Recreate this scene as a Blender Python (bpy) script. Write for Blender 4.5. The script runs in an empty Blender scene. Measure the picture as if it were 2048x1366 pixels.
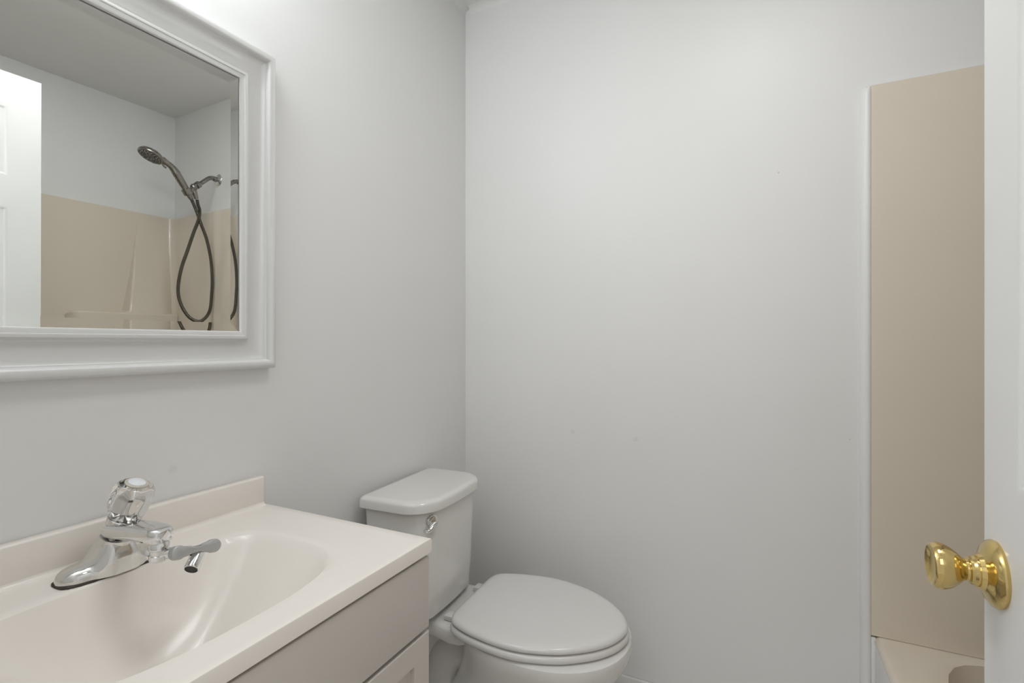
import bpy, bmesh, math, random
from mathutils import Vector, Matrix

# ------------------------------------------------------------------ camera, light, exposure
scene = bpy.context.scene
COL = scene.collection
scene.view_settings.view_transform = 'Standard'
scene.view_settings.look = 'None'
scene.view_settings.gamma = 1.0
scene.view_settings.use_curve_mapping = False
scene.view_settings.exposure = -0.03

cam_data = bpy.data.cameras.new('camera')
cam_data.sensor_width = 36.0
cam_data.lens = 1004.0 / 2048.0 * 36.0
cam_data.clip_start = 0.01
cam = bpy.data.objects.new('camera', cam_data)
COL.objects.link(cam)
cam.location = (1.0027, -1.6259, 1.165)
cam.rotation_euler = (math.radians(90.0), 0, math.radians(26.37))
scene.camera = cam

# daylight coming through the open doorway behind the camera
world = bpy.data.worlds.new('world')
scene.world = world
world.use_nodes = True
world.node_tree.nodes['Background'].inputs[0].default_value = (1.0, 0.985, 0.96, 1)
world.node_tree.nodes['Background'].inputs[1].default_value = 0.6


def lamp(name, kind, loc, power, color, size=0.05, rot=(0, 0, 0)):
    d = bpy.data.lights.new(name, kind)
    d.energy = power
    d.color = color
    if kind == 'AREA':
        d.shape = 'RECTANGLE'
        d.size, d.size_y = size
    else:
        d.shadow_soft_size = size
    o = bpy.data.objects.new(name, d)
    COL.objects.link(o)
    o.location = loc
    o.rotation_euler = rot
    return o


# the three bulbs of the vanity light above the mirror (just out of frame)
for yy in (-1.32, -1.19, -1.06):
    lamp('vanity_bulb', 'POINT', (0.115, yy, 2.12), 2.15, (0.90, 0.955, 1.0), 0.042)
# added fill light, not a real fixture, behind the camera, shining in through the doorway
lamp('doorway_fill', 'AREA', (0.85, -2.45, 2.15), 6.0, (1.0, 0.995, 0.985), (0.9, 0.9),
     (math.radians(62), 0, 0))
# flush ceiling lamp over the middle of the bathroom (above the frame)
lamp('ceiling_lamp', 'AREA', (1.02, -0.85, 2.405), 5.4, (0.99, 0.995, 1.0), (0.4, 0.4))

# ------------------------------------------------------------------ materials
def new_mat(name):
    m = bpy.data.materials.new(name)
    m.use_nodes = True
    return m, m.node_tree, m.node_tree.nodes['Principled BSDF']


def plain(name, color, rough=0.5, metal=0.0, var=0.0, var_scale=6.0, bump=0.0, bump_scale=80.0,
          coat=0.0, spec=0.5, rough_var=0.0):
    """Principled material with gentle procedural colour, gloss and bump variation."""
    m, nt, b = new_mat(name)
    N, L = nt.nodes, nt.links
    b.inputs['Base Color'].default_value = (*color, 1)
    b.inputs['Roughness'].default_value = rough
    b.inputs['Metallic'].default_value = metal
    b.inputs['Specular IOR Level'].default_value = spec
    b.inputs['Coat Weight'].default_value = coat
    b.inputs['Coat Roughness'].default_value = 0.05
    tc = N.new('ShaderNodeTexCoord')
    if var > 0 or rough_var > 0:
        n = N.new('ShaderNodeTexNoise')
        n.inputs['Scale'].default_value = var_scale
        n.inputs['Detail'].default_value = 4
        L.new(tc.outputs['Object'], n.inputs['Vector'])
        if var > 0:
            r = N.new('ShaderNodeValToRGB')
            r.color_ramp.elements[0].position = 0.3
            r.color_ramp.elements[1].position = 0.7
            r.color_ramp.elements[0].color = (*[c * (1 - var) for c in color], 1)
            r.color_ramp.elements[1].color = (*[min(1, c * (1 + var)) for c in color], 1)
            L.new(n.outputs['Fac'], r.inputs['Fac'])
            L.new(r.outputs['Color'], b.inputs['Base Color'])
        if rough_var > 0:
            mr = N.new('ShaderNodeMapRange')
            mr.inputs['From Min'].default_value = 0.3
            mr.inputs['From Max'].default_value = 0.7
            mr.inputs['To Min'].default_value = max(0, rough - rough_var)
            mr.inputs['To Max'].default_value = rough + rough_var
            L.new(n.outputs['Fac'], mr.inputs['Value'])
            L.new(mr.outputs['Result'], b.inputs['Roughness'])
    if bump > 0:
        n2 = N.new('ShaderNodeTexNoise')
        n2.inputs['Scale'].default_value = bump_scale
        n2.inputs['Detail'].default_value = 3
        L.new(tc.outputs['Object'], n2.inputs['Vector'])
        bp = N.new('ShaderNodeBump')
        bp.inputs['Strength'].default_value = bump
        bp.inputs['Distance'].default_value = 0.002
        L.new(n2.outputs['Fac'], bp.inputs['Height'])
        L.new(bp.outputs['Normal'], b.inputs['Normal'])
    return m


def wall_paint(name, color, spots):
    """Rolled wall paint with patchy sheen and a few filled nail holes (small disc-shaped marks)."""
    m = plain(name, color, 0.42, var=0.012, var_scale=2.2, bump=0.06, bump_scale=60, rough_var=0.07, spec=0.4)
    nt = m.node_tree
    N, L = nt.nodes, nt.links
    b = N['Principled BSDF']
    src = b.inputs['Base Color'].links[0].from_socket
    geo = N.new('ShaderNodeNewGeometry')
    for p, rad, k in spots:
        d = N.new('ShaderNodeVectorMath'); d.operation = 'DISTANCE'
        L.new(geo.outputs['Position'], d.inputs[0])
        d.inputs[1].default_value = p
        mr = N.new('ShaderNodeMapRange')
        mr.inputs['From Min'].default_value = rad * 0.55
        mr.inputs['From Max'].default_value = rad
        mr.inputs['To Min'].default_value = k
        mr.inputs['To Max'].default_value = 0.0
        L.new(d.outputs['Value'], mr.inputs['Value'])
        mx = N.new('ShaderNodeMixRGB')
        mx.inputs['Color2'].default_value = (color[0] * .72, color[1] * .71, color[2] * .69, 1)
        L.new(mr.outputs['Result'], mx.inputs['Fac'])
        L.new(src, mx.inputs['Color1'])
        src = mx.outputs['Color']
    L.new(src, b.inputs['Base Color'])
    return m


M = {}
PAINT = (0.83, 0.825, 0.81)
M['wall_back'] = wall_paint('back_wall_paint', PAINT, [((.427, 0, .857), .010, .25), ((.642, 0, .850), .009, .25),
                                                       ((1.048, 0, 1.648), .003, .9), ((1.219, 0, .90), .003, .5)])
M['wall_left'] = wall_paint('left_wall_paint', PAINT, [((0, -1.057, .922), .011, .2)])
M['wall'] = plain('wall_paint', (0.86, 0.86, 0.85), 0.45, var=0.012, var_scale=2.5, bump=0.06, bump_scale=60)
M['ceiling'] = plain('ceiling_paint', (0.86, 0.855, 0.84), 0.7, var=0.01, bump=0.1, bump_scale=50)
M['trim'] = plain('trim_paint', (0.83, 0.825, 0.81), 0.35, var=0.01)
M['floor'] = plain('vinyl_floor', (0.72, 0.69, 0.65), 0.4, var=0.12, var_scale=9, bump=0.05)
M['door'] = plain('door_paint', (0.84, 0.835, 0.82), 0.38, var=0.01, bump=0.05, bump_scale=35)
M['frame'] = plain('white_frame_lacquer', (0.73, 0.725, 0.71), 0.28, var=0.008)
M['edge_reflection'] = plain('dark_edge_reflection', (0.05, 0.05, 0.045), 0.7, var=0.1)  # near-black, stands for the frame's reflection beside the mirror glass
M['marble'] = plain('cast_marble', (0.87, 0.815, 0.755), 0.25, var=0.012, var_scale=5, coat=0.12, spec=0.5)
M['cabinet'] = plain('cabinet_paint', (0.60, 0.555, 0.51), 0.38, var=0.01, bump=0.03, bump_scale=40)
M['toilet'] = plain('vitreous_china', (0.76, 0.745, 0.715), 0.10, var=0.006, coat=0.6)
M['seat'] = plain('seat_enamel', (0.74, 0.725, 0.70), 0.22, var=0.008, coat=0.3)
M['fiberglass'] = plain('almond_fiberglass', (0.78, 0.70, 0.59), 0.24, var=0.012, var_scale=3, coat=0.3)
M['apron'] = plain('apron_enamel', (0.88, 0.87, 0.85), 0.3, var=0.01)
M['caulk'] = plain('white_caulk', (0.83, 0.825, 0.81), 0.35, var=0.02, bump=0.1, bump_scale=30)
M['chrome'] = plain('chrome', (0.80, 0.80, 0.795), 0.06, metal=1.0, var=0.02, var_scale=20, rough_var=0.03)
M['worn_chrome'] = plain('worn_chrome', (0.72, 0.71, 0.69), 0.14, metal=1.0, var=0.05, var_scale=30, rough_var=0.06)
M['satin'] = plain('satin_chrome_face', (0.50, 0.505, 0.50), 0.42, metal=0.6, var=0.02)
M['brass'] = plain('polished_brass', (0.68, 0.52, 0.22), 0.11, metal=1.0, var=0.05, var_scale=60, rough_var=0.04)
M['nickel'] = plain('brushed_nickel', (0.30, 0.285, 0.26), 0.26, metal=1.0, var=0.06, var_scale=40, rough_var=0.06)
M['hose'] = plain('hose_metal', (0.17, 0.16, 0.135), 0.2, metal=1.0, var=0.08, var_scale=60)
M['rubber'] = plain('dark_rubber', (0.035, 0.032, 0.03), 0.6, var=0.1, var_scale=60)
M['nozzle_grey'] = plain('spray_face_plastic', (0.10, 0.098, 0.09), 0.4, var=0.2, var_scale=60)
M['grime'] = plain('grimy_gasket', (0.06, 0.045, 0.035), 0.8, var=0.3, var_scale=90)
M['button'] = plain('button_white', (0.78, 0.79, 0.82), 0.25, var=0.03, var_scale=90)
M['ring'] = plain('button_ring', (0.55, 0.50, 0.43), 0.35, var=0.05)


def acrylic():
    m, nt, b = new_mat('clear_acrylic')
    b.inputs['Base Color'].default_value = (0.98, 0.97, 0.96, 1)
    b.inputs['Roughness'].default_value = 0.02
    b.inputs['IOR'].default_value = 1.46
    b.inputs['Transmission Weight'].default_value = 1.0
    return m


M['acrylic'] = acrylic()
m, nt, b = new_mat('mirror_silver')
b.inputs['Base Color'].default_value = (0.92, 0.935, 0.91, 1)
b.inputs['Metallic'].default_value = 1.0
b.inputs['Roughness'].default_value = 0.0
M['mirror'] = m

# ------------------------------------------------------------------ mesh helpers
def finish(name, bm, mat, parent=None, angle=38.0, loc=None):
    bmesh.ops.remove_doubles(bm, verts=bm.verts, dist=1e-6)
    bmesh.ops.recalc_face_normals(bm, faces=bm.faces)
    lim = math.radians(angle)
    for f in bm.faces:
        f.smooth = True
    for e in bm.edges:
        if len(e.link_faces) == 2:
            e.smooth = e.calc_face_angle(0.0) < lim
    me = bpy.data.meshes.new(name)
    bm.to_mesh(me)
    bm.free()
    me.materials.append(mat)
    o = bpy.data.objects.new(name, me)
    COL.objects.link(o)
    if parent is not None:
        o.parent = parent
    if loc:
        o.location = loc
    return o


def thing(name, label, cat, loc=(0, 0, 0), rotz=0.0):
    o = bpy.data.objects.new(name, None)
    o.empty_display_size = 0.05
    COL.objects.link(o)
    o.location = loc
    o.rotation_euler = (0, 0, rotz)
    o['label'] = label
    o['category'] = cat
    return o


def structure(o, label, cat):
    o['kind'] = 'structure'
    o['label'] = label
    o['category'] = cat
    return o


def add_box(bm, lo, hi, bevel=0.0, seg=2):
    r = bmesh.ops.create_cube(bm, size=1.0)
    vs = r['verts']
    for v in vs:
        v.co = Vector([lo[i] + (v.co[i] + .5) * (hi[i] - lo[i]) for i in range(3)])
    if bevel > 0:
        es = list({e for v in vs for e in v.link_edges})
        bmesh.ops.bevel(bm, geom=es, offset=bevel, segments=seg, profile=0.5, affect='EDGES')


def box(lo, hi, bevel=0.0, seg=2):
    bm = bmesh.new()
    add_box(bm, lo, hi, bevel, seg)
    return bm


def add_loft(bm, rings, cap0=True, cap1=True, closed=True):
    vr = [[bm.verts.new(p) for p in r] for r in rings]
    n = len(rings[0])
    for a, b in zip(vr[:-1], vr[1:]):
        for i in range(n if closed else n - 1):
            j = (i + 1) % n
            bm.faces.new((a[i], a[j], b[j], b[i]))
    if cap0:
        bm.faces.new(vr[0][::-1])
    if cap1:
        bm.faces.new(vr[-1])
    return vr


def basis(d):
    d = Vector(d).normalized()
    up = Vector((0, 0, 1)) if abs(d.z) < 0.95 else Vector((1, 0, 0))
    x = up.cross(d).normalized()
    y = d.cross(x).normalized()
    return x, y, d


def add_lathe(bm, prof, origin, axis, n=40, flute=None):
    """prof: list of (distance along axis, radius)."""
    x, y, d = basis(axis)
    o = Vector(origin)
    rings = []
    for t, r in prof:
        ring = []
        for i in range(n):
            a = 2 * math.pi * i / n
            rr = r * (1 if flute is None else flute(a, t))
            ring.append(o + d * t + (x * math.cos(a) + y * math.sin(a)) * max(rr, 1e-5))
        rings.append(ring)
    add_loft(bm, rings)


def catmull(pts, sub=8):
    pts = [Vector(p) for p in pts]
    P = [pts[0] * 2 - pts[1]] + pts + [pts[-1] * 2 - pts[-2]]
    out = []
    for i in range(1, len(P) - 2):
        for k in range(sub):
            t = k / sub
            out.append(0.5 * ((2 * P[i]) + (P[i + 1] - P[i - 1]) * t + (2 * P[i - 1] - 5 * P[i] + 4 * P[i + 1] - P[i + 2]) * t * t
                              + (3 * P[i] - P[i - 1] - 3 * P[i + 1] + P[i + 2]) * t ** 3))
    out.append(pts[-1].copy())
    return out


def add_tube(bm, pts, rad, n=16, caps=True, squash=1.0):
    pts = [Vector(p) for p in pts]
    R = rad if isinstance(rad, (list, tuple)) else [rad] * len(pts)
    rings = []
    x = None
    for i, p in enumerate(pts):
        d = (pts[min(i + 1, len(pts) - 1)] - pts[max(i - 1, 0)]).normalized()
        if x is None:
            x, y, _ = basis(d)
        else:
            x = (x - d * x.dot(d)).normalized()
            y = d.cross(x).normalized()
        rings.append([p + (x * math.cos(2 * math.pi * k / n) * squash + y * math.sin(2 * math.pi * k / n)) * R[i] for k in range(n)])
    add_loft(bm, rings, caps, caps)


def interp(xs, ys, t):
    if t <= xs[0]:
        return ys[0]
    for i in range(len(xs) - 1):
        if t <= xs[i + 1]:
            k = (t - xs[i]) / (xs[i + 1] - xs[i])
            return ys[i] + (ys[i + 1] - ys[i]) * k
    return ys[-1]


def smooth(t):
    t = max(0, min(1, t))
    return t * t * (3 - 2 * t)

# ------------------------------------------------------------------ the room
CEIL, RW, FW = 2.42, 2.053, -1.56
T = 0.1
structure(finish('floor', box((-T, FW - 1.6, -T), (RW + T, T, 0)), M['floor']), 'pale sheet vinyl bathroom floor under the toilet', 'floor')
structure(finish('ceiling', box((-T, FW - T, CEIL), (RW + T, T, CEIL + T)), M['ceiling']), 'plain white painted ceiling above the walls', 'ceiling')
structure(finish('wall_left', box((-T, FW - T, 0), (0, T, CEIL)), M['wall_left']), 'pale grey painted wall behind the mirror and vanity', 'wall')
structure(finish('wall_back', box((0, 0, 0), (RW + T, T, CEIL)), M['wall_back']), 'pale grey painted wall right of the toilet, with filled nail holes', 'wall')
structure(finish('wall_right', box((RW, FW - T, 0), (RW + T, 0, CEIL)), M['wall']), 'white wall above the long side of the tub, seen in the mirror', 'wall')
bm = bmesh.new()
add_box(bm, (0, FW - T, 0), (0.53, FW, CEIL))
add_box(bm, (1.278, FW - T, 0), (RW, FW, CEIL))
add_box(bm, (0.53, FW - T, 2.06), (1.278, FW, CEIL))
structure(finish('wall_front', bm, M['wall']), 'white wall with the open doorway the room is seen from', 'wall')


def cove(a, b, inward, size=0.021):
    a, b, inward = Vector(a), Vector(b), Vector(inward)
    bm = bmesh.new()
    prof = [(0, 0), (0, -size)]
    for k in range(7):
        t = k / 6 * math.pi / 2
        prof.append((size * (1 - math.cos(t)) * .72 + size * .28 * k / 6, -size + size * (math.sin(t)) * .72 + size * .28 * k / 6))
    prof.append((size, 0))
    rings = [[p + inward * q[0] + Vector((0, 0, q[1])) for q in prof] for p in (a, b)]
    add_loft(bm, rings)
    return bm


structure(finish('trim_1', cove((0, FW, CEIL), (0, 0, CEIL), (1, 0, 0)), M['trim']), 'thin cove strip along the ceiling above the mirror wall', 'trim')
structure(finish('trim_2', cove((0.021, 0, CEIL), (1.243, 0, CEIL), (0, -1, 0)), M['trim']), 'thin cove strip along the ceiling of the back wall', 'trim')
bm = box((0.012, -0.012, 0), (1.243, 0, 0.083), 0.004)
structure(finish('baseboard_back', bm, M['trim']), 'low white baseboard along the back wall beside the toilet', 'baseboard')
bm = box((0, -0.86, 0), (0.012, 0, 0.083), 0.004)
structure(finish('baseboard_left', bm, M['trim']), 'low white baseboard behind the toilet', 'baseboard')

# ------------------------------------------------------------------ door
DX, DT, DY0, DY1, DZ0, DZ1 = 1.238, 0.030, -0.851, -1.551, 0.012, 2.04


def panel_door():
    bm = bmesh.new()
    w = DY0 - DY1
    st, mid = 0.083, 0.09
    pw = (w - 2 * st - mid) / 2
    cols = [(DY1 + st, DY1 + st + pw), (DY0 - st - pw, DY0 - st)]
    rows = [(0.24, 0.80), (1.010, 1.60), (1.70, 1.93)]
    for side in (-1, 1):
        x0 = DX if side < 0 else DX + DT
        q = -side

        def quad(y0, y1, z0, z1, d=0):
            bm.faces.new([bm.verts.new((x0 + q * d, y, z)) for y, z in ((y0, z0), (y1, z0), (y1, z1), (y0, z1))])
        ys = sorted({DY1, DY0, *[c for p in cols for c in p]})
        zs = sorted({DZ0, DZ1, *[c for p in rows for c in p]})
        for ya, yb in zip(ys[:-1], ys[1:]):
            for za, zb in zip(zs[:-1], zs[1:]):
                if (ya, yb) in cols and (za, zb) in rows:
                    prev = None
                    for ins, d in ((0, 0), (.004, .0006), (.010, .0036), (.016, .004), (.040, .0018), (.044, .0015)):
                        ring = [bm.verts.new((x0 + q * d, y, z)) for y, z in ((ya + ins, za + ins), (yb - ins, za + ins), (yb - ins, zb - ins), (ya + ins, zb - ins))]
                        if prev:
                            for i in range(4):
                                j = (i + 1) % 4
                                bm.faces.new((prev[i], prev[j], ring[j], ring[i]))
                        prev = ring
                    bm.faces.new(prev)
                else:
                    quad(ya, yb, za, zb)
    x0, x1 = DX, DX + DT
    # edges follow the same subdivisions so the slab is closed
    ys = sorted({DY1, DY0, *[c for p in cols for c in p]})
    zs = sorted({DZ0, DZ1, *[c for p in rows for c in p]})
    for y in (DY0, DY1):
        for za, zb in zip(zs[:-1], zs[1:]):
            bm.faces.new([bm.verts.new(p) for p in ((x0, y, za), (x1, y, za), (x1, y, zb), (x0, y, zb))])
    for z in (DZ0, DZ1):
        for ya, yb in zip(ys[:-1], ys[1:]):
            bm.faces.new([bm.verts.new(p) for p in ((x0, ya, z), (x1, ya, z), (x1, yb, z), (x0, yb, z))])
    bmesh.ops.remove_doubles(bm, verts=bm.verts, dist=1e-6)
    return bm


door = structure(finish('door_1', panel_door(), M['door'], angle=20), 'white panelled door standing open at the right edge, brass knob', 'door')
KY, KZ = -0.8870, 0.9065
for side in (-1, 1):
    if side > 0:
        continue
    org = (DX, KY, KZ)
    ax = (-1, 0, 0)
    bm = bmesh.new()
    add_lathe(bm, [(0.017, .0165), (.020, .0165), (.0225, .0150), (.025, .0150), (.026, .0122), (.028, .0115), (.030, .0125), (.035, .0175), (.041, .0222),
                   (.047, .0250), (.052, .0258), (.0560, .0250), (.0585, .0235), (.0592, .0215), (.0575, .0195), (.0545, .012), (.0535, 0)], org, ax, 48)
    kn = finish('door_knob', bm, M['brass'], door, 30)
    kn['label'] = 'polished brass tulip shaped knob'
    bm = bmesh.new()
    add_lathe(bm, [(0, .0360), (.003, .0366), (.006, .0352), (.008, .0325), (.010, .0300), (.012, .0235), (.014, .0200), (.018, .0185), (.0185, .0)], org, ax, 48)
    finish('rosette', bm, M['brass'], kn, 30)

# ------------------------------------------------------------------ bath tub and surround
def polar_basin(cx, cy, a_of, b, exps, rect, ztop, prof, n=144, nin=16, nout=5, corners=True):
    """Flat top over a rectangle with a superelliptic basin. Returns bmesh (top + basin)."""
    x0, x1, y0, y1 = rect
    angs = [2 * math.pi * i / n for i in range(n)]
    for px, py in ((x0, y0), (x0, y1), (x1, y0), (x1, y1)):
        ca = math.atan2(py - cy, px - cx) % (2 * math.pi)
        k = min(range(n), key=lambda i: abs(angs[i] - ca))
        angs[k] = ca
    bm = bmesh.new()
    rings = []

    def rim(t):
        c, s = math.cos(t), math.sin(t)
        a = a_of(c)
        e = exps(c)
        r = ((abs(c) / a) ** e + (abs(s) / b) ** e) ** (-1 / e)
        return c * r, s * r

    def edge(t):
        c, s = math.cos(t), math.sin(t)
        k = 1e9
        if c > 1e-9: k = min(k, (x1 - cx) / c)
        if c < -1e-9: k = min(k, (x0 - cx) / c)
        if s > 1e-9: k = min(k, (y1 - cy) / s)
        if s < -1e-9: k = min(k, (y0 - cy) / s)
        return c * k, s * k
    for i in range(1, nin + 1):
        rho = (i / nin) ** 0.8
        ring = []
        for t in angs:
            x, y = rim(t)
            ring.append((cx + x * rho, cy + y * rho, ztop + prof(rho, math.cos(t), math.sin(t))))
        rings.append(ring)
    for i in range(1, nout + 1):
        k = i / nout
        ring = []
        for t in angs:
            x, y = rim(t)
            ex, ey = edge(t)
            ring.append((cx + x + (ex - x) * k, cy + y + (ey - y) * k, ztop))
        rings.append(ring)
    return bm, rings


tub = thing('bathtub', 'almond fibreglass bathtub with flat rim behind the open door', 'bathtub', (1.66, -0.775, 0))
TX0, TX1, TY0, TY1, TZ = 1.272, RW - .002, FW + .004, -0.004, 0.387
bm, rings = polar_basin(1.675, -0.777, lambda c: 0.305, 0.747, lambda c: 6.5, (TX0 + .016, TX1, TY0, TY1), TZ,
                        lambda r, c, s: -0.32 * (1 - max(0.0, (r - .92) / .08) ** 1.2) if r < 1 else -0.012, nin=18)
rings[17] = [(x, y, TZ - 0.006) for x, y, z in rings[17]]
# rounded outer edge then the apron
last = rings[-1]
for k in range(1, 6):
    a = k / 5 * math.pi / 2
    rings.append([(x - (.016 * math.sin(a) if abs(x - (TX0 + .016)) < 1e-5 else 0), y, TZ - .016 * (1 - math.cos(a))) for x, y, z in last])
add_loft(bm, rings, True, False)
finish('tub_shell', bm, M['fiberglass'], tub, 30, (-1.66, .775, 0))
bm = bmesh.new()
add_box(bm, (TX0 + .0005, TY0, 0.0), (TX0 + .02, TY1 - .001, TZ - .0155), .001)
ap = finish('apron', bm, M['apron'], tub, loc=(-1.66, .775, 0))
ap['label'] = 'pale grey tub apron'
bm = box((1.2638, -.0135, 0.0), (TX0 + .003, -.0005, TZ - .004), .002)
finish('caulk_bead', bm, M['caulk'], tub, loc=(-1.66, .775, 0))
bm = bmesh.new()
add_lathe(bm, [(0, .03), (.003, .029), (.004, .02), (.003, 0)], (1.675, -.22, TZ - .3199), (0, 0, 1), 32)
finish('drain', bm, M['chrome'], tub, loc=(-1.66, .775, 0))

sur = thing('shower_surround', 'almond moulded shower wall panel above the bathtub', 'shower surround', (1.66, -0.775, TZ))
SO = (-1.66, .775, -TZ)
SZ0, SZ1 = TZ + .001, 1.842


def surround_bm():
    d, r = 0.012, 0.045
    ys, xs = -0.0015, RW - 0.0015
    inner = [(1.2638, ys - d * .9), (1.2650, ys - d)]
    # a shallow moulded column behind the shower head
    for k in range(13):
        t = k / 12
        inner.append((1.575 + .13 * t, ys - d - .006 * math.sin(math.pi * smooth(t)) ** 1.5))
    cx, cy = xs - d - r, ys - d - r
    for k in range(9):
        a = math.pi / 2 - k / 8 * math.pi / 2
        inner.append((cx + r * math.cos(a), cy + r * math.sin(a)))
    fy = FW + .0015
    cy2 = fy + d + r
    for k in range(9):
        a = -k / 8 * math.pi / 2
        inner.append((cx + r * math.cos(a), cy2 + r * math.sin(a)))
    inner += [(1.30, fy + d), (1.295, fy)]
    outer = [(xs, fy), (xs, ys), (1.2638, ys)]
    path = inner + outer
    bm = bmesh.new()
    add_loft(bm, [[(x, y, SZ0) for x, y in path], [(x, y, SZ1 - .004) for x, y in path],
                  [(x, y * 1.0, SZ1) for x, y in path]])
    return bm


finish('wall_panel', surround_bm(), M['fiberglass'], sur, 30, SO)
bm = bmesh.new()
prof = [(1.241, 0.0), (1.242, -.006), (1.246, -.012), (1.252, -.0155), (1.258, -.0162), (1.2615, -.0150), (1.2635, -.0136), (1.2635, 0)]
add_loft(bm, [[(x, y - .0002, z) for x, y in prof] for z in (.0005, 1.20, 1.825)] +
         [[(1.2635 + (x - 1.2635) * k, y * k - .0002, z) for x, y in prof] for k, z in ((.9, 1.834), (.6, 1.842), (.25, 1.845))])
cs = finish('edge_strip', bm, M['caulk'], sur, 40, SO)
cs['label'] = 'white painted front edge strip'
bm = bmesh.new()
tz = 1.8415
add_loft(bm, [[(x, 0 - .0002, tz), (x, -.010, tz), (x, -.006, tz + .005), (x, -.0002, tz + .008)] for x in (1.255, 1.5, RW - .02)])
finish('caulk_bead', bm, M['caulk'], sur, 40, SO)
bm = bmesh.new()
xw = RW - .0135
# tapering moulded column and soap ledge on the long panel
rings = []
for z, p, yl in ((1.785, .0005, -.196), (1.70, .006, -.204), (1.60, .014, -.214), (1.50, .024, -.225), (1.40, .036, -.238), (1.315, .048, -.250), (1.303, .052, -.262)):
    fr = min(.012, p * .5)
    ring = [(xw + .006, yl - p * .25, z), (xw, yl - p * .25, z)]
    for k in range(6):
        a = k / 5 * math.pi / 2
        ring.append((xw - p + fr * (1 - math.sin(a)), yl + fr - fr * math.cos(a), z))
    ring += [(xw - p, -.10, z), (xw - p * .75, -.05, z), (xw - .0004, -.016, z), (xw + .006, -.016, z)]
    rings.append(ring)
add_loft(bm, rings)
finish('moulded_column', bm, M['fiberglass'], sur, 35, SO)
bm = bmesh.new()
rings = []
for y, p, zt in ((-.500, .002, 1.285), (-.492, .03, 1.296), (-.480, .050, 1.302), (-.46, .060, 1.304), (-.30, .062, 1.304), (-.10, .062, 1.304), (-.05, .058, 1.304), (-.016, .05, 1.304)):
    fr = min(.012, p * .4)
    ring = [(xw + .006, y, zt)]
    for k in range(6):
        a = k / 5 * math.pi / 2
        ring.append((xw - p + fr * (1 - math.sin(a)), y, zt - fr * (1 - math.cos(a))))
    ring += [(xw - p * .92, y, 1.0), (xw - p * .7, y, .60), (xw + .006, y, TZ + .002)]
    rings.append(ring)
add_loft(bm, rings)
finish('soap_ledge', bm, M['fiberglass'], sur, 35, SO)

# ------------------------------------------------------------------ hand shower
SX = 1.636
sh = thing('handheld_shower', 'brushed nickel hand shower with looped metal hose, reflected in the mirror', 'shower head', (SX, 0, 2.008))
HO = (-SX, 0, -2.008)
bm = bmesh.new()
add_lathe(bm, [(0, .030), (.002, .031), (.006, .027), (.010, .018), (.012, .014), (.012, 0)], (SX, 0, 2.008), (0, -1, 0), 36)
f_ = finish('wall_flange', bm, M['chrome'], sh, 30, HO)
f_['label'] = 'bright chrome wall flange'
bm = bmesh.new()
add_tube(bm, catmull([(SX, -.004, 2.008), (SX, -.025, 2.012), (SX, -.050, 2.004), (SX, -.075, 1.982), (SX, -.108, 1.951)], 6), .0105, 16)
add_lathe(bm, [(0, .0135), (.02, .0135), (.021, .010)], (SX, -.008, 2.008), (0, -1, 0.05), 24)
finish('shower_arm', bm, M['nickel'], sh, 35, HO)
bm = bmesh.new()
add_lathe(bm, [(0, .014), (.003, .017), (.022, .017), (.025, .013), (.026, 0)], (SX, -.098, 1.962), (0, -.74, -.66), 28)
add_lathe(bm, [(-.017, 0), (-.016, .008), (-.010, .015), (0, .018), (.010, .015), (.016, .008), (.017, 0)], (SX, -.126, 1.938), (0, -.74, -.66), 28)
add_tube(bm, [(SX, -.126, 1.938), (SX, -.142, 1.914), (SX, -.155, 1.90)], .012, 16)
# ring that grips the handle
add_lathe(bm, [(-.016, .0165), (-.014, .0215), (.014, .0225), (.017, .0175), (.017, .0150), (-.016, .0145)], (SX, -.158, 1.906), (0, -.52, .86), 28)
# outlet cone the hose starts from
add_lathe(bm, [(0, .012), (.012, .013), (.030, .012), (.048, .0095), (.050, 0)], (SX + .006, -.126, 1.928), (0, .34, -.94), 24)
finish('holder_bracket', bm, M['nickel'], sh, 35, HO)
# handset
hp = catmull([(SX, -.138, 1.874), (SX, -.150, 1.893), (SX, -.168, 1.921), (SX, -.192, 1.957), (SX, -.214, 1.989), (SX, -.232, 2.008), (SX, -.252, 2.020), (SX, -.275, 2.030)], 6)
nrad = len(hp)
hr = [interp([0, .1, .16, .34, .55, .72, .85, 1], [.010, .0125, .0135, .0165, .0185, .0145, .0135, .017], i / (nrad - 1)) for i in range(nrad)]
bm = bmesh.new()
add_tube(bm, hp, hr, 20)
hd = Vector((0, -.42, -.907)).normalized()
hc = Vector((SX, -.322, 2.036))
add_lathe(bm, [(-.021, 0), (-.020, .018), (-.016, .038), (-.009, .049), (-.002, .0535), (.004, .0545), (.008, .0535), (.010, .050), (.0095, .047), (.006, .0455), (.006, 0)], hc, hd, 48)
hand = finish('handset', bm, M['nickel'], sh, 35, HO)
bm = bmesh.new()
add_lathe(bm, [(.005, .046), (.0085, .0455), (.0095, .040), (.0095, .0)], hc, hd, 48)
sf = finish('spray_face', bm, M['nozzle_grey'], hand, 35)
sf['label'] = 'dark rubber spray face'
bm = bmesh.new()
x_, y_, d_ = basis(hd)
for rr, cnt in ((.040, 18), (.029, 12), (.016, 7)):
    for k in range(cnt):
        a = 2 * math.pi * k / cnt
        add_lathe(bm, [(.009, .0032), (.0135, .0024), (.014, 0)], hc + (x_ * math.cos(a) + y_ * math.sin(a)) * rr, hd, 8)
nz = finish('spray_nozzles', bm, M['nickel'], hand, 40)
nz['kind'] = 'stuff'
bm = bmesh.new()
add_tube(bm, [hc + Vector((0, .046, -.020)), hc + Vector((0, .056, -.036)), hc + Vector((0, .066, -.040))], [.005, .004, .0045], 10)
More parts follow.
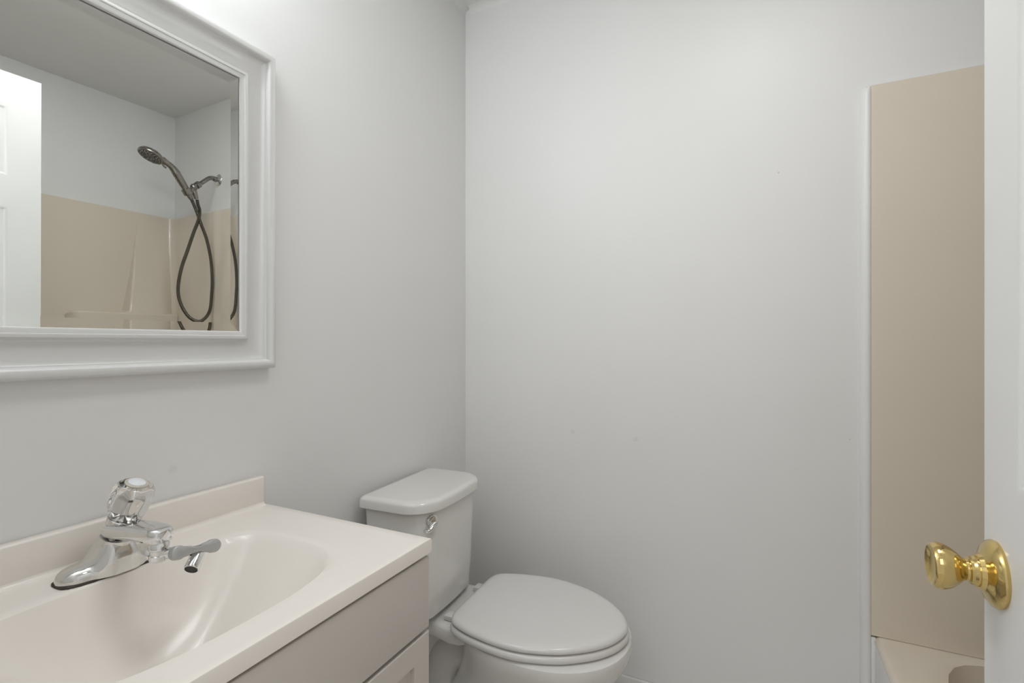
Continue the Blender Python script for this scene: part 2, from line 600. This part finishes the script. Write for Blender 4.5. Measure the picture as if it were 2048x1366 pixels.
finish('spray_lever', bm, M['nickel'], hand, 40)
# the hose: from the bracket outlet down, round the loop and up to the handle
path = [(SX + .006, -.108, 1.880), (SX + .010, -.100, 1.855), (SX + .012, -.091, 1.830), (SX + .012, -.096, 1.781), (SX + .010, -.120, 1.713), (SX + .006, -.151, 1.619), (SX, -.186, 1.514),
        (SX, -.200, 1.414), (SX, -.188, 1.345), (SX, -.154, 1.285), (SX, -.113, 1.259), (SX, -.078, 1.267), (SX, -.044, 1.318), (SX - .004, -.036, 1.419),
        (SX - .008, -.037, 1.490), (SX - .010, -.046, 1.586), (SX - .012, -.069, 1.684), (SX - .012, -.095, 1.751), (SX - .010, -.118, 1.815), (SX - .004, -.135, 1.862), (SX, -.140, 1.878)]
fine = catmull(path, 40)
# resample evenly
dist = [0.0]
for p, q in zip(fine[:-1], fine[1:]):
    dist.append(dist[-1] + (q - p).length)
step = .0017
nS = int(dist[-1] / step)
pts, rad, j = [], [], 0
for i in range(nS + 1):
    s = i * step
    while j < len(dist) - 2 and dist[j + 1] < s:
        j += 1
    k = (s - dist[j]) / max(1e-9, dist[j + 1] - dist[j])
    pts.append(fine[j].lerp(fine[j + 1], k))
    rad.append((.0082, .0092, .0082, .0062)[i % 4])
bm = bmesh.new()
add_tube(bm, pts, rad, 10)
h_ = finish('hose', bm, M['hose'], sh, 80, HO)
h_['label'] = 'dark ribbed metal hose in a long loop'

# ------------------------------------------------------------------ mirror
mir = thing('framed_mirror', 'large wall mirror in a white frame above the sink', 'mirror', (0, -1.19, 1.4545))
FY0, FY1, FZ0, FZ1 = -1.53, -0.850, 1.106, 1.803
cyM, czM = (FY0 + FY1) / 2, (FZ0 + FZ1) / 2
MO = (0, 1.19, -1.4545)
prof = [(0, .0005), (-.0005, .008), (.0, .020), (.002, .0265), (.0055, .0305), (.010, .0315), (.0145, .0300), (.0180, .0262), (.0195, .0225), (.0200, .0195), (.0212, .0190),
        (.024, .0168), (.030, .0122), (.037, .0088), (.045, .0072), (.053, .0078), (.0590, .0100), (.0620, .0125), (.0632, .0165), (.0655, .0205), (.0690, .0215), (.0712, .0205),
        (.0718, .0190), (.0735, .0188), (.0775, .0180), (.0800, .0168), (.0808, .0150), (.0808, .0005)]
bm = bmesh.new()
rings = []
corners = [(FY1, FZ1, -1, -1), (FY1, FZ0, -1, 1), (FY0, FZ0, 1, 1), (FY0, FZ1, 1, -1)]
vr = [[bm.verts.new((x, cy_ + sy * i_, cz_ + sz * i_)) for i_, x in prof] for cy_, cz_, sy, sz in corners]
for k in range(4):
    a_, b_ = vr[k], vr[(k + 1) % 4]
    for i in range(len(prof) - 1):
        bm.faces.new((a_[i], a_[i + 1], b_[i + 1], b_[i]))
    bm.faces.new((a_[0], b_[0], b_[-1], a_[-1]))
finish('frame', bm, M['frame'], mir, 42, MO)
# black backing, its colour painting the frame's dark reflection along the glass edge
GI = .0800
bm = bmesh.new()
add_box(bm, (.0002, FY0 + GI, FZ0 + GI), (.0006, FY1 - GI, FZ1 - GI))
finish('backing', bm, M['edge_reflection'], mir, loc=MO)
# glass: hangs a touch out of square in the frame, with a narrow bevel all round
yaw, tilt = math.radians(-1.143), math.radians(-0.173)
g0, g1 = .0810, .0832
gy0, gy1, gz0, gz1 = FY0 + g0 - cyM, FY1 - g1 - cyM, FZ0 + g0 - czM, FZ1 - g1 - czM
bw, bh = .0165, .00050
bm = bmesh.new()


def gl(y, z, x):
    return Vector((x - math.tan(yaw) * y * -1 * -1 - math.tan(tilt) * z, y, z))


ro = [gl(y, z, bh) for y, z in ((gy0, gz0), (gy1, gz0), (gy1, gz1), (gy0, gz1))]
ri = [gl(y, z, 0) for y, z in ((gy0 + bw, gz0 + bw), (gy1 - bw, gz0 + bw), (gy1 - bw, gz1 - bw), (gy0 + bw, gz1 - bw))]
rb = [v + Vector((-.0012, 0, 0)) for v in ro]
vo = [bm.verts.new(v) for v in ro]
vi = [bm.verts.new(v) for v in ri]
vb = [bm.verts.new(v) for v in rb]
bm.faces.new(vi)
for i in range(4):
    j = (i + 1) % 4
    bm.faces.new((vo[i], vo[j], vi[j], vi[i]))
    bm.faces.new((vb[i], vb[j], vo[j], vo[i]))
bm.faces.new(vb[::-1])
gm = finish('glass', bm, M['mirror'], mir, 0.05, (.0086, 0, 0))
gm['label'] = 'mirror glass with narrow bevelled border'
for p in gm.data.polygons:
    p.use_smooth = False

# ------------------------------------------------------------------ vanity
VX, VY0, VY1, VZ, VT = 0.4622, -1.535, -0.867, 0.805, 0.026
vt = thing('vanity_sink', 'glossy off-white sink counter with oval basin and backsplash', 'sink', (0.23, -1.2, VZ - VT))
VO = (-.23, 1.2, -(VZ - VT))
BCX, BCY, BD = 0.262, -1.2, 0.145


def bowl_a(c):
    return 0.146


def bowl_exp(c):
    return 2.6 if c >= 0 else 2.6 + 1.9 * min(1, -c * 2.0)


def bowl_prof(r, c, s):
    p = 2.6 - 1.1 * abs(s) ** 2.5
    v = -BD * (1 - r ** p) 
    # soft lip
    k = smooth((r - .90) / .10)
    return v * (1 - .0 * k)


bm, rings = polar_basin(BCX, BCY, bowl_a, .2175, bowl_exp, (0.0, VX - .003, VY0 + .003, VY1 - .003), VZ, bowl_prof, nin=22, nout=6)
# replace the ring just outside the rim with a soft lip
n0 = 22
rings[n0 - 1] = [(x, y, VZ - .0016) for x, y, z in rings[n0 - 1]]
lip = [tuple(Vector(a).lerp(Vector(b), .12)) for a, b in zip(rings[n0 - 1], rings[n0])]
lip = [(x, y, VZ - .0003) for x, y, z in lip]
rings.insert(n0, lip)
last = rings[-1]


def grow(r, d, z):
    out = []
    for x, y, _ in r:
        nx = x + (d if abs(x - (VX - .003)) < 1e-6 else 0)
        ny = y + (d if abs(y - (VY1 - .003)) < 1e-6 else (-d if abs(y - (VY0 + .003)) < 1e-6 else 0))
        out.append((nx, ny, z))
    return out


rings.append(grow(last, .0021, VZ - .0009))
rings.append(grow(last, .003, VZ - .003))
rings.append(grow(last, .003, VZ - VT + .001))
rings.append(grow(last, .002, VZ - VT))
rings.append([(BCX + (x - BCX) * .93, BCY + (y - BCY) * .95, VZ - VT) for x, y, z in last])
add_loft(bm, rings, True, False)
finish('countertop', bm, M['marble'], vt, 32, VO)
bm = box((0.0005, VY0, VZ - .001), (0.0205, -0.8745, 0.8675), .0035, 3)
# small cove where the splash meets the deck
rings = []
for y in (VY0, -.876):
    ring = [(.0203, y, VZ - .0005), (.0203, y, VZ + .009)]
    for k in range(1, 6):
        a = k / 6 * math.pi / 2
        ring.append((.0203 + .009 * (1 - math.cos(a)), y, VZ + .009 * (1 - math.sin(a))))
    ring.append((.0293, y, VZ - .0005))
    rings.append(ring)
add_loft(bm, rings)
finish('backsplash', bm, M['marble'], vt, 32, VO)
bm = bmesh.new()
add_lathe(bm, [(0, .0225), (.002, .022), (.003, .017), (.001, .012), (.0, 0)], (BCX, BCY, VZ - BD + .0002), (0, 0, 1), 32)
finish('drain', bm, M['chrome'], vt, 32, VO)

vc = thing('vanity_cabinet', 'white painted vanity cabinet under the sink top', 'cabinet', (0.23, -1.2, 0))
CO = (-.23, 1.2, 0)
CY0, CY1, CX, CZ = -1.532, -0.8685, 0.4395, VZ - VT - .0005
bm = bmesh.new()
add_box(bm, (0.002, CY1 - .015, 0.0), (CX, CY1, CZ), .001)
add_box(bm, (0.002, CY0, 0.0), (CX, CY0 + .015, CZ), .001)
add_box(bm, (0.002, CY0 + .015, 0.09), (CX - .02, CY1 - .015, .105))
add_box(bm, (0.002, CY0 + .015, 0.105), (.008, CY1 - .015, .62))
add_box(bm, (CX - .09, CY0 + .015, 0.0), (CX - .075, CY1 - .015, .09))
# face frame
add_box(bm, (CX - .02, CY1 - .045, 0.09), (CX, CY1 - .015, CZ))
add_box(bm, (CX - .02, CY0 + .015, 0.09), (CX, CY0 + .045, CZ))
add_box(bm, (CX - .02, CY0 + .045, CZ - .03), (CX, CY1 - .045, CZ))
add_box(bm, (CX - .02, CY0 + .045, .615), (CX, CY1 - .045, .655))
add_box(bm, (CX - .02, CY0 + .045, 0.09), (CX, CY1 - .045, .13))
finish('carcass', bm, M['cabinet'], vc, 30, CO)
XF = CX + .019
bm = box((CX + .0005, CY0 + .0015, .6435), (XF, CY1 - .0008, CZ - .0055), .0022, 3)
finish('drawer_front', bm, M['cabinet'], vc, 30, CO)


def shaker(y0, y1, z0, z1):
    bm = bmesh.new()
    st = .042
    rings = []
    for ins, x in ((.0, CX + .0005), (0, XF - .0015), (.0015, XF), (st, XF), (st + .0006, XF - .0008), (st + .0012, XF - .009)):
        rings.append([(x, y0 + ins, z0 + ins), (x, y1 - ins, z0 + ins), (x, y1 - ins, z1 - ins), (x, y0 + ins, z1 - ins)])
    add_loft(bm, rings)
    return bm


midy = (CY0 + CY1) / 2
finish('cabinet_door', shaker(midy + .0015, CY1 - .0008, .10, .6365), M['cabinet'], vc, 30, CO)
finish('cabinet_door', shaker(CY0 + .003, midy - .0015, .10, .6365), M['cabinet'], vc, 30, CO)

# ------------------------------------------------------------------ faucet
FYC = -1.194
fa = thing('faucet', 'chrome centreset faucet with clear acrylic knob on the vanity top', 'faucet', (0.082, FYC, VZ))
FO = (-.082, -FYC, -VZ)


def bar_section(y, cx, hw, zb, h, n=25):
    """closed half-rounded section in x-z at y"""
    out = []
    for k in range(n):
        a = math.pi * k / (n - 1)
        c, s = math.cos(a), math.sin(a)
        e = 2 / 2.7
        out.append((cx + hw * math.copysign(abs(c) ** e, c), y, zb + h * abs(s) ** e))
    return out


bm = bmesh.new()
rings = []
NB = 44
HL = .0715
for i in range(NB + 1):
    t = -1 + 2 * i / NB
    t = math.copysign(1 - (1 - abs(t)) ** 1.35, t) if abs(t) > .0 else 0
    y = FYC + HL * t
    q = abs(t)
    bmp = smooth(1 - (q - .14) / .46)
    hw = (.0275 + .005 * bmp) * math.sqrt(max(0.0006, 1 - q ** 5))
    h = .0200 * (1 - q ** 7) ** .5 + .036 * bmp ** 1.5
    rings.append(bar_section(y, .079 + .006 * bmp, hw, VZ + .0022, max(h, .002)))
add_loft(bm, rings)
body = finish('faucet_body', bm, M['worn_chrome'], fa, 40, FO)
# dark gasket line under the base
bm = bmesh.new()
r0 = []
for k in range(64):
    a = 2 * math.pi * k / 64
    c, s = math.cos(a), math.sin(a)
    e = 2 / 3.6
    r0.append((.0805 + .0295 * math.copysign(abs(c) ** e, c), FYC + (HL + .0012) * math.copysign(abs(s) ** e, s), 0))
rnd = random.Random(4)
jit = [rnd.uniform(-.0004, .0012) for _ in r0]
add_loft(bm, [[(x + (j if x > .09 else 0), y, VZ + .0002) for (x, y, _), j in zip(r0, jit)], [(x, y, VZ + .0024) for x, y, _ in r0]])
gk = finish('base_gasket', bm, M['grime'], fa, 40, FO)
gk['label'] = 'dark grimy gasket'
# column
AX = Vector((.36, .10, .93)).normalized()
CB = Vector((.083, FYC + .002, VZ + .033))
bm = bmesh.new()
x_, y_, d_ = basis(AX)
rings = []
for t, r in ((0, .0270), (.010, .0255), (.022, .0240), (.034, .0228), (.0425, .0222), (.043, .0212), (.0442, .0212), (.0447, .0222), (.0535, .0226), (.0545, .0215), (.055, .010)):
    ax = Vector((AX.x * smooth(t / .03) * .9, AX.y * smooth(t / .03), AX.z)).normalized()
    xx, yy, dd = basis(ax)
    rings.append([CB + AX * t + (xx * math.cos(2 * math.pi * k / 40) + yy * math.sin(2 * math.pi * k / 40)) * r for k in range(40)])
add_loft(bm, rings)
finish('handle_column', bm, M['worn_chrome'], fa, 30, FO)
# spout
bm = bmesh.new()
rings = []
sp = [(0.078, 0.8670, 0.015, 0.0095), (0.095, 0.8700, 0.019, 0.0105), (0.115, 0.8730, 0.0205, 0.011), (0.14, 0.8762, 0.0205, 0.011), (0.165, 0.8788, 0.02, 0.011), (0.186, 0.8800, 0.0195, 0.0112), (0.202, 0.8805, 0.0186, 0.0115), (0.212, 0.8806, 0.0172, 0.0112), (0.219, 0.8803, 0.014, 0.0102), (0.2225, 0.8802, 0.009, 0.0078)]
for x, z, hw, hh in sp:
    ring = []
    for k in range(32):
        a = 2 * math.pi * k / 32
        c, s = math.cos(a), math.sin(a)
        e = 2 / 4.2
        ring.append((x, FYC + hw * math.copysign(abs(c) ** e, c), z + hh * math.copysign(abs(s) ** e, s)))
    rings.append(ring)
add_loft(bm, rings)
finish('spout', bm, M['chrome'], fa, 40, FO)
# acrylic knob
KB = CB + AX * .0553
bm = bmesh.new()


def flute(a, t):
    k = smooth(t / .008) * smooth((.057 - t) / .014)
    return 1 + .055 * k * math.cos(8 * (a - t * 9))


add_lathe(bm, [(0, .0215), (.002, .0225), (.008, .0240), (.016, .0262), (.026, .0282), (.036, .0288), (.044, .0280), (.050, .0260), (.054, .0230), (.056, .0195), (.0565, .0)],
          KB, AX, 96, flute)
kn = finish('acrylic_knob', bm, M['acrylic'], fa, 60, FO)
kn['label'] = 'clear fluted acrylic handle'
bm = bmesh.new()
add_lathe(bm, [(.0557, 0), (.0567, .0160), (.0580, .0160), (.0585, .0145), (.0580, 0)], KB, AX, 40)
finish('knob_ring', bm, M['ring'], kn, 30)
bm = bmesh.new()
add_lathe(bm, [(.0578, .0), (.0582, .0122), (.0597, .0117), (.0609, .008), (.0615, 0)], KB, AX, 36)
finish('knob_button', bm, M['button'], kn, 40)
bm = bmesh.new()
add_lathe(bm, [(.001, .0), (.0012, .016), (.008, .0140), (.012, .011), (.032, .0100), (.034, .006), (.050, .006), (.051, 0)], KB, AX, 24)
finish('knob_stem', bm, M['worn_chrome'], kn, 30)
# aerator adapter with bar shaped lever and angled nozzle
bm = bmesh.new()
ty = FYC + .001
add_lathe(bm, [(0, .0115), (.003, .0135), (.011, .0135), (.0125, .0120), (.018, .0118), (.0195, .0135), (.026, .0130), (.029, .0095), (.0295, 0)], (.206, ty, .8700), (0, 0, -1), 36)
add_tube(bm, [(.206, ty, .851), (.222, ty + .014, .851), (.237, ty + .028, .851)], [.0085, .0082, .0075], 16)
ad = finish('diverter', bm, M['chrome'], fa, 35, FO)
e1 = Vector((0.0, .965, -.16)).normalized()
nn = Vector((.86, -.38, .30))
nn = (nn - e1 * nn.dot(e1)).normalized()
e2 = nn.cross(e1).normalized()
if e2.z < 0:
    e2 = -e2
lc = Vector((.246, -1.163, .8545))
out = []
half, rb_, rw = .0268, .0100, .0042
for k in range(13):
    a = math.radians(125 - 250 * k / 12)
    out.append((half + rb_ * math.cos(a), rb_ * math.sin(a)))
low = [(half - .020, -rw - .0008), (half - .030, -rw)]
out2 = out + low
out2 += [(-x, y) for x, y in reversed(low)] + [(-x, y) for x, y in reversed(out)] + [(-x, -y) for x, y in low] + [(x, -y) for x, y in reversed(low)]
bm = bmesh.new()
rr_ = []
for off, sc in ((-.0075, .92), (-.0065, 1.0), (.003, 1.0), (.0042, .96), (.0045, .90)):
    rr_.append([lc + e1 * (x * (1 - (1 - sc) * .25)) + e2 * (y * sc) + nn * off for x, y in out2])
add_loft(bm, rr_)
lv = finish('diverter_lever', bm, M['satin'], ad, 50)
lv['label'] = 'grey bone shaped lever'
nd = Vector((.447, -.70, -.574)).normalized()
nc = Vector((.238, -1.152, .8480))
bm = bmesh.new()
add_lathe(bm, [(0, .006), (.006, .0065), (.0075, .0098), (.030, .0102), (.032, .0098), (.0322, .0088), (.029, .0085), (.029, 0)], nc, nd, 32)
nzl = finish('nozzle', bm, M['chrome'], ad, 30)
bm = bmesh.new()
add_lathe(bm, [(.0288, .0), (.0289, .0084), (.0312, .0084), (.0314, 0)], nc, nd, 28)
finish('nozzle_screen', bm, M['rubber'], ad, 30)

# ------------------------------------------------------------------ toilet
tl = thing('toilet', 'white two-piece toilet with closed lid between vanity and back wall', 'toilet', (0.010, -0.390, 0), math.radians(2.9))


def rounded_plan(x0, x1, hw, rf, rb_, bow, z, n=12, dx=0.0):
    """tank outline: nearly square at the wall, well rounded and bowed at the front"""
    pts = []
    for sgn, y in ((-1, -hw), (1, hw)):
        pass
    # start back right, go along back to left, then the front
    def arc(cx, cy, rx, ry, a0, a1):
        for k in range(n + 1):
            a = math.radians(a0 + (a1 - a0) * k / n)
            pts.append([cx + rx * math.cos(a), cy + ry * math.sin(a)])
    arc(x0 + rb_, hw - rb_, rb_, rb_, 90, 180)
    arc(x0 + rb_, -hw + rb_, rb_, rb_, 180, 270)
    arc(x1 - rf, -hw + rf * 1.15, rf, rf * 1.15, 270, 360)
    m = 9
    ya, yb = -hw + rf * 1.15, hw - rf * 1.15
    for k in range(1, m):
        pts.append([x1, ya + (yb - ya) * k / m])
    arc(x1 - rf, hw - rf * 1.15, rf, rf * 1.15, 0, 90)
    res = []
    for x, y in pts:
        k = max(0, (x - x0) / (x1 - x0))
        res.append((x + bow * k * (1 - (y / hw) ** 2), y - .0325, z))
    return res


bm = bmesh.new()
rings = [rounded_plan(.030, .186, .144, .05, .02, .008, .418), rounded_plan(.024, .192, .150, .05, .02, .009, .424),
         rounded_plan(.020, .197, .155, .055, .018, .010, .50), rounded_plan(.016, .204, .162, .06, .015, .011, .712), rounded_plan(.016, .203, .161, .06, .015, .011, .716)]
add_loft(bm, rings)
finish('tank', bm, M['toilet'], tl, 40)
bm = bmesh.new()
rings = []
for dz, ins in ((.7155, .006), (.7165, .002), (.719, 0), (.737, .0005), (.742, .0025), (.7455, .0065), (.7475, .013), (.748, .022)):
    rings.append(rounded_plan(.006 + ins * .7, .218 - ins, .177 - ins, .072 - ins * .5, .016, .012, dz))
add_loft(bm, rings)
finish('tank_lid', bm, M['toilet'], tl, 40)
# flush lever
lyc, lzc = -.150, .690
bm = bmesh.new()
la = Vector((.93, -.36, 0)).normalized()
lo = Vector((.2035, lyc, lzc))
add_lathe(bm, [(-.006, .0175), (.003, .0180), (.006, .0165), (.0075, .0130), (.009, .0145), (.013, .0140), (.0145, .0110), (.015, 0)], lo, la, 32)
side = Vector((-.36, -.93, 0)).normalized()
c0 = lo + la * .013
add_tube(bm, catmull([c0 + side * -.006 + Vector((0, 0, -.004)), c0 + side * .006 + la * .002 + Vector((0, 0, -.010)), c0 + side * .016 + la * .004 + Vector((0, 0, -.016)), c0 + side * .026 + la * .005 + Vector((0, 0, -.017)), c0 + side * .036 + la * .006 + Vector((0, 0, -.013))], 6),
         [.006] * 6 + [.0065] * 6 + [.0058] * 6 + [.0048] * 6 + [.0045], 14)
fl = finish('flush_lever', bm, M['chrome'], tl, 40)
fl['label'] = 'chrome flush lever'


def egg(xb, xt, hw, xw, wb, z, n=72, ex=2.15):
    """toilet seat outline: straight back of half-width wb at xb, widest hw at xw, round tip at xt"""
    pts = []
    for k in range(n):
        a = 2 * math.pi * k / n
        c, s = math.cos(a), math.sin(a)
        if c >= 0:
            e = 2 / ex
            pts.append((xw + (xt - xw) * abs(c) ** e, hw * math.copysign(abs(s) ** e, s), z))
        else:
            e = 2 / 3.0
            u = abs(c) ** e
            w = hw * abs(s) ** e
            wlim = hw + (wb - hw) * smooth(u) if u < 1 else wb
            # taper to the back
            y = math.copysign(abs(s) ** e * (hw * (1 - u ** 2.2) + wb * 1.25 * u ** 2.2), s)
            pts.append((xw - (xw - xb) * u, y, z))
    return pts


HALF = [(.245, 0), (.245, .05), (.2455, .095), (.250, .123), (.262, .143), (.285, .157), (.325, .171), (.380, .182), (.43, .1865), (.48, .182), (.55, .161), (.60, .133), (.64, .101), (.67, .064), (.686, .027), (.690, 0)]
OUTL = [Vector((x, -y, 0)) for x, y in HALF] + [Vector((x, y, 0)) for x, y in HALF[-2:0:-1]]
_o = catmull(OUTL + [OUTL[0]], 4)[:-1]


def lid_outline(ins, z):
    n = len(_o)
    res = []
    for i, p in enumerate(_o):
        t = (_o[(i + 1) % n] - _o[i - 1]).normalized()
        nrm = Vector((-t.y, t.x, 0))
        q = p + nrm * ins
        res.append((q.x, q.y, z))
    return res


bm = bmesh.new()
rings = [lid_outline(i_, z) for z, i_ in ((.4225, .010), (.4235, .004), (.4265, .0012), (.430, 0), (.4345, .0015), (.438, .005), (.4405, .011), (.4418, .020), (.4422, .035))]
add_loft(bm, rings)
lid = finish('seat_lid', bm, M['seat'], tl, 40)
bm = bmesh.new()
rings = [lid_outline(i_, z) for z, i_ in ((.4015, .006), (.4035, 0), (.408, -.003), (.413, -.003), (.418, -.001), (.4205, .003), (.421, .010))]
add_loft(bm, rings)
finish('seat_ring', bm, M['seat'], tl, 40)
# bowl
bm = bmesh.new()
rings = []
for z, xb, xt, hw, xw, wb in ((0.0, .12, .585, .118, .36, .10), (.012, .12, .585, .118, .36, .10), (.03, .125, .575, .112, .36, .095), (.09, .14, .545, .100, .37, .088), (.15, .17, .545, .098, .39, .085), (.20, .20, .565, .108, .41, .085),
                              (.25, .225, .605, .132, .43, .09), (.30, .24, .655, .160, .455, .10), (.335, .248, .683, .177, .467, .11), (.365, .25, .697, .187, .475, .118), (.385, .25, .700, .190, .475, .122), (.396, .252, .697, .188, .475, .122), (.400, .258, .688, .180, .475, .118)):
    rings.append(egg(xb, xt, hw, xw, wb, z))
add_loft(bm, rings)
# rear deck under the tank, flaring out to the bowl
rings = []
for x, hw, zb, zt in ((.028, .112, .365, .398), (.035, .118, .360, .404), (.12, .120, .358, .406), (.19, .120, .356, .406), (.24, .127, .350, .405), (.27, .126, .352, .403), (.285, .122, .356, .4020), (.30, .108, .362, .4005)):
    ring = []
    for k in range(32):
        a = 2 * math.pi * k / 32
        c, s = math.cos(a), math.sin(a)
        e = 2 / 5.0
        ring.append((x, hw * math.copysign(abs(c) ** e, c), (zb + zt) / 2 + (zt - zb) / 2 * math.copysign(abs(s) ** e, s)))
    rings.append(ring)
add_loft(bm, rings)
# spine and trapway on the sides
add_box(bm, (.05, -.045, .02), (.30, .045, .365), .02, 3)
add_tube(bm, catmull([(.44, 0, .16), (.36, 0, .225), (.27, 0, .285), (.195, 0, .275), (.165, 0, .20), (.185, 0, .12), (.22, 0, .06), (.23, 0, .01)], 8), .066, 20, squash=1.0)
finish('bowl', bm, M['toilet'], tl, 40)
for s in (-1, 1):
    bm = box((.212, s * .085 - .017, .404), (.262, s * .085 + .017, .418), .003)
    finish('seat_hinge', bm, M['seat'], tl)
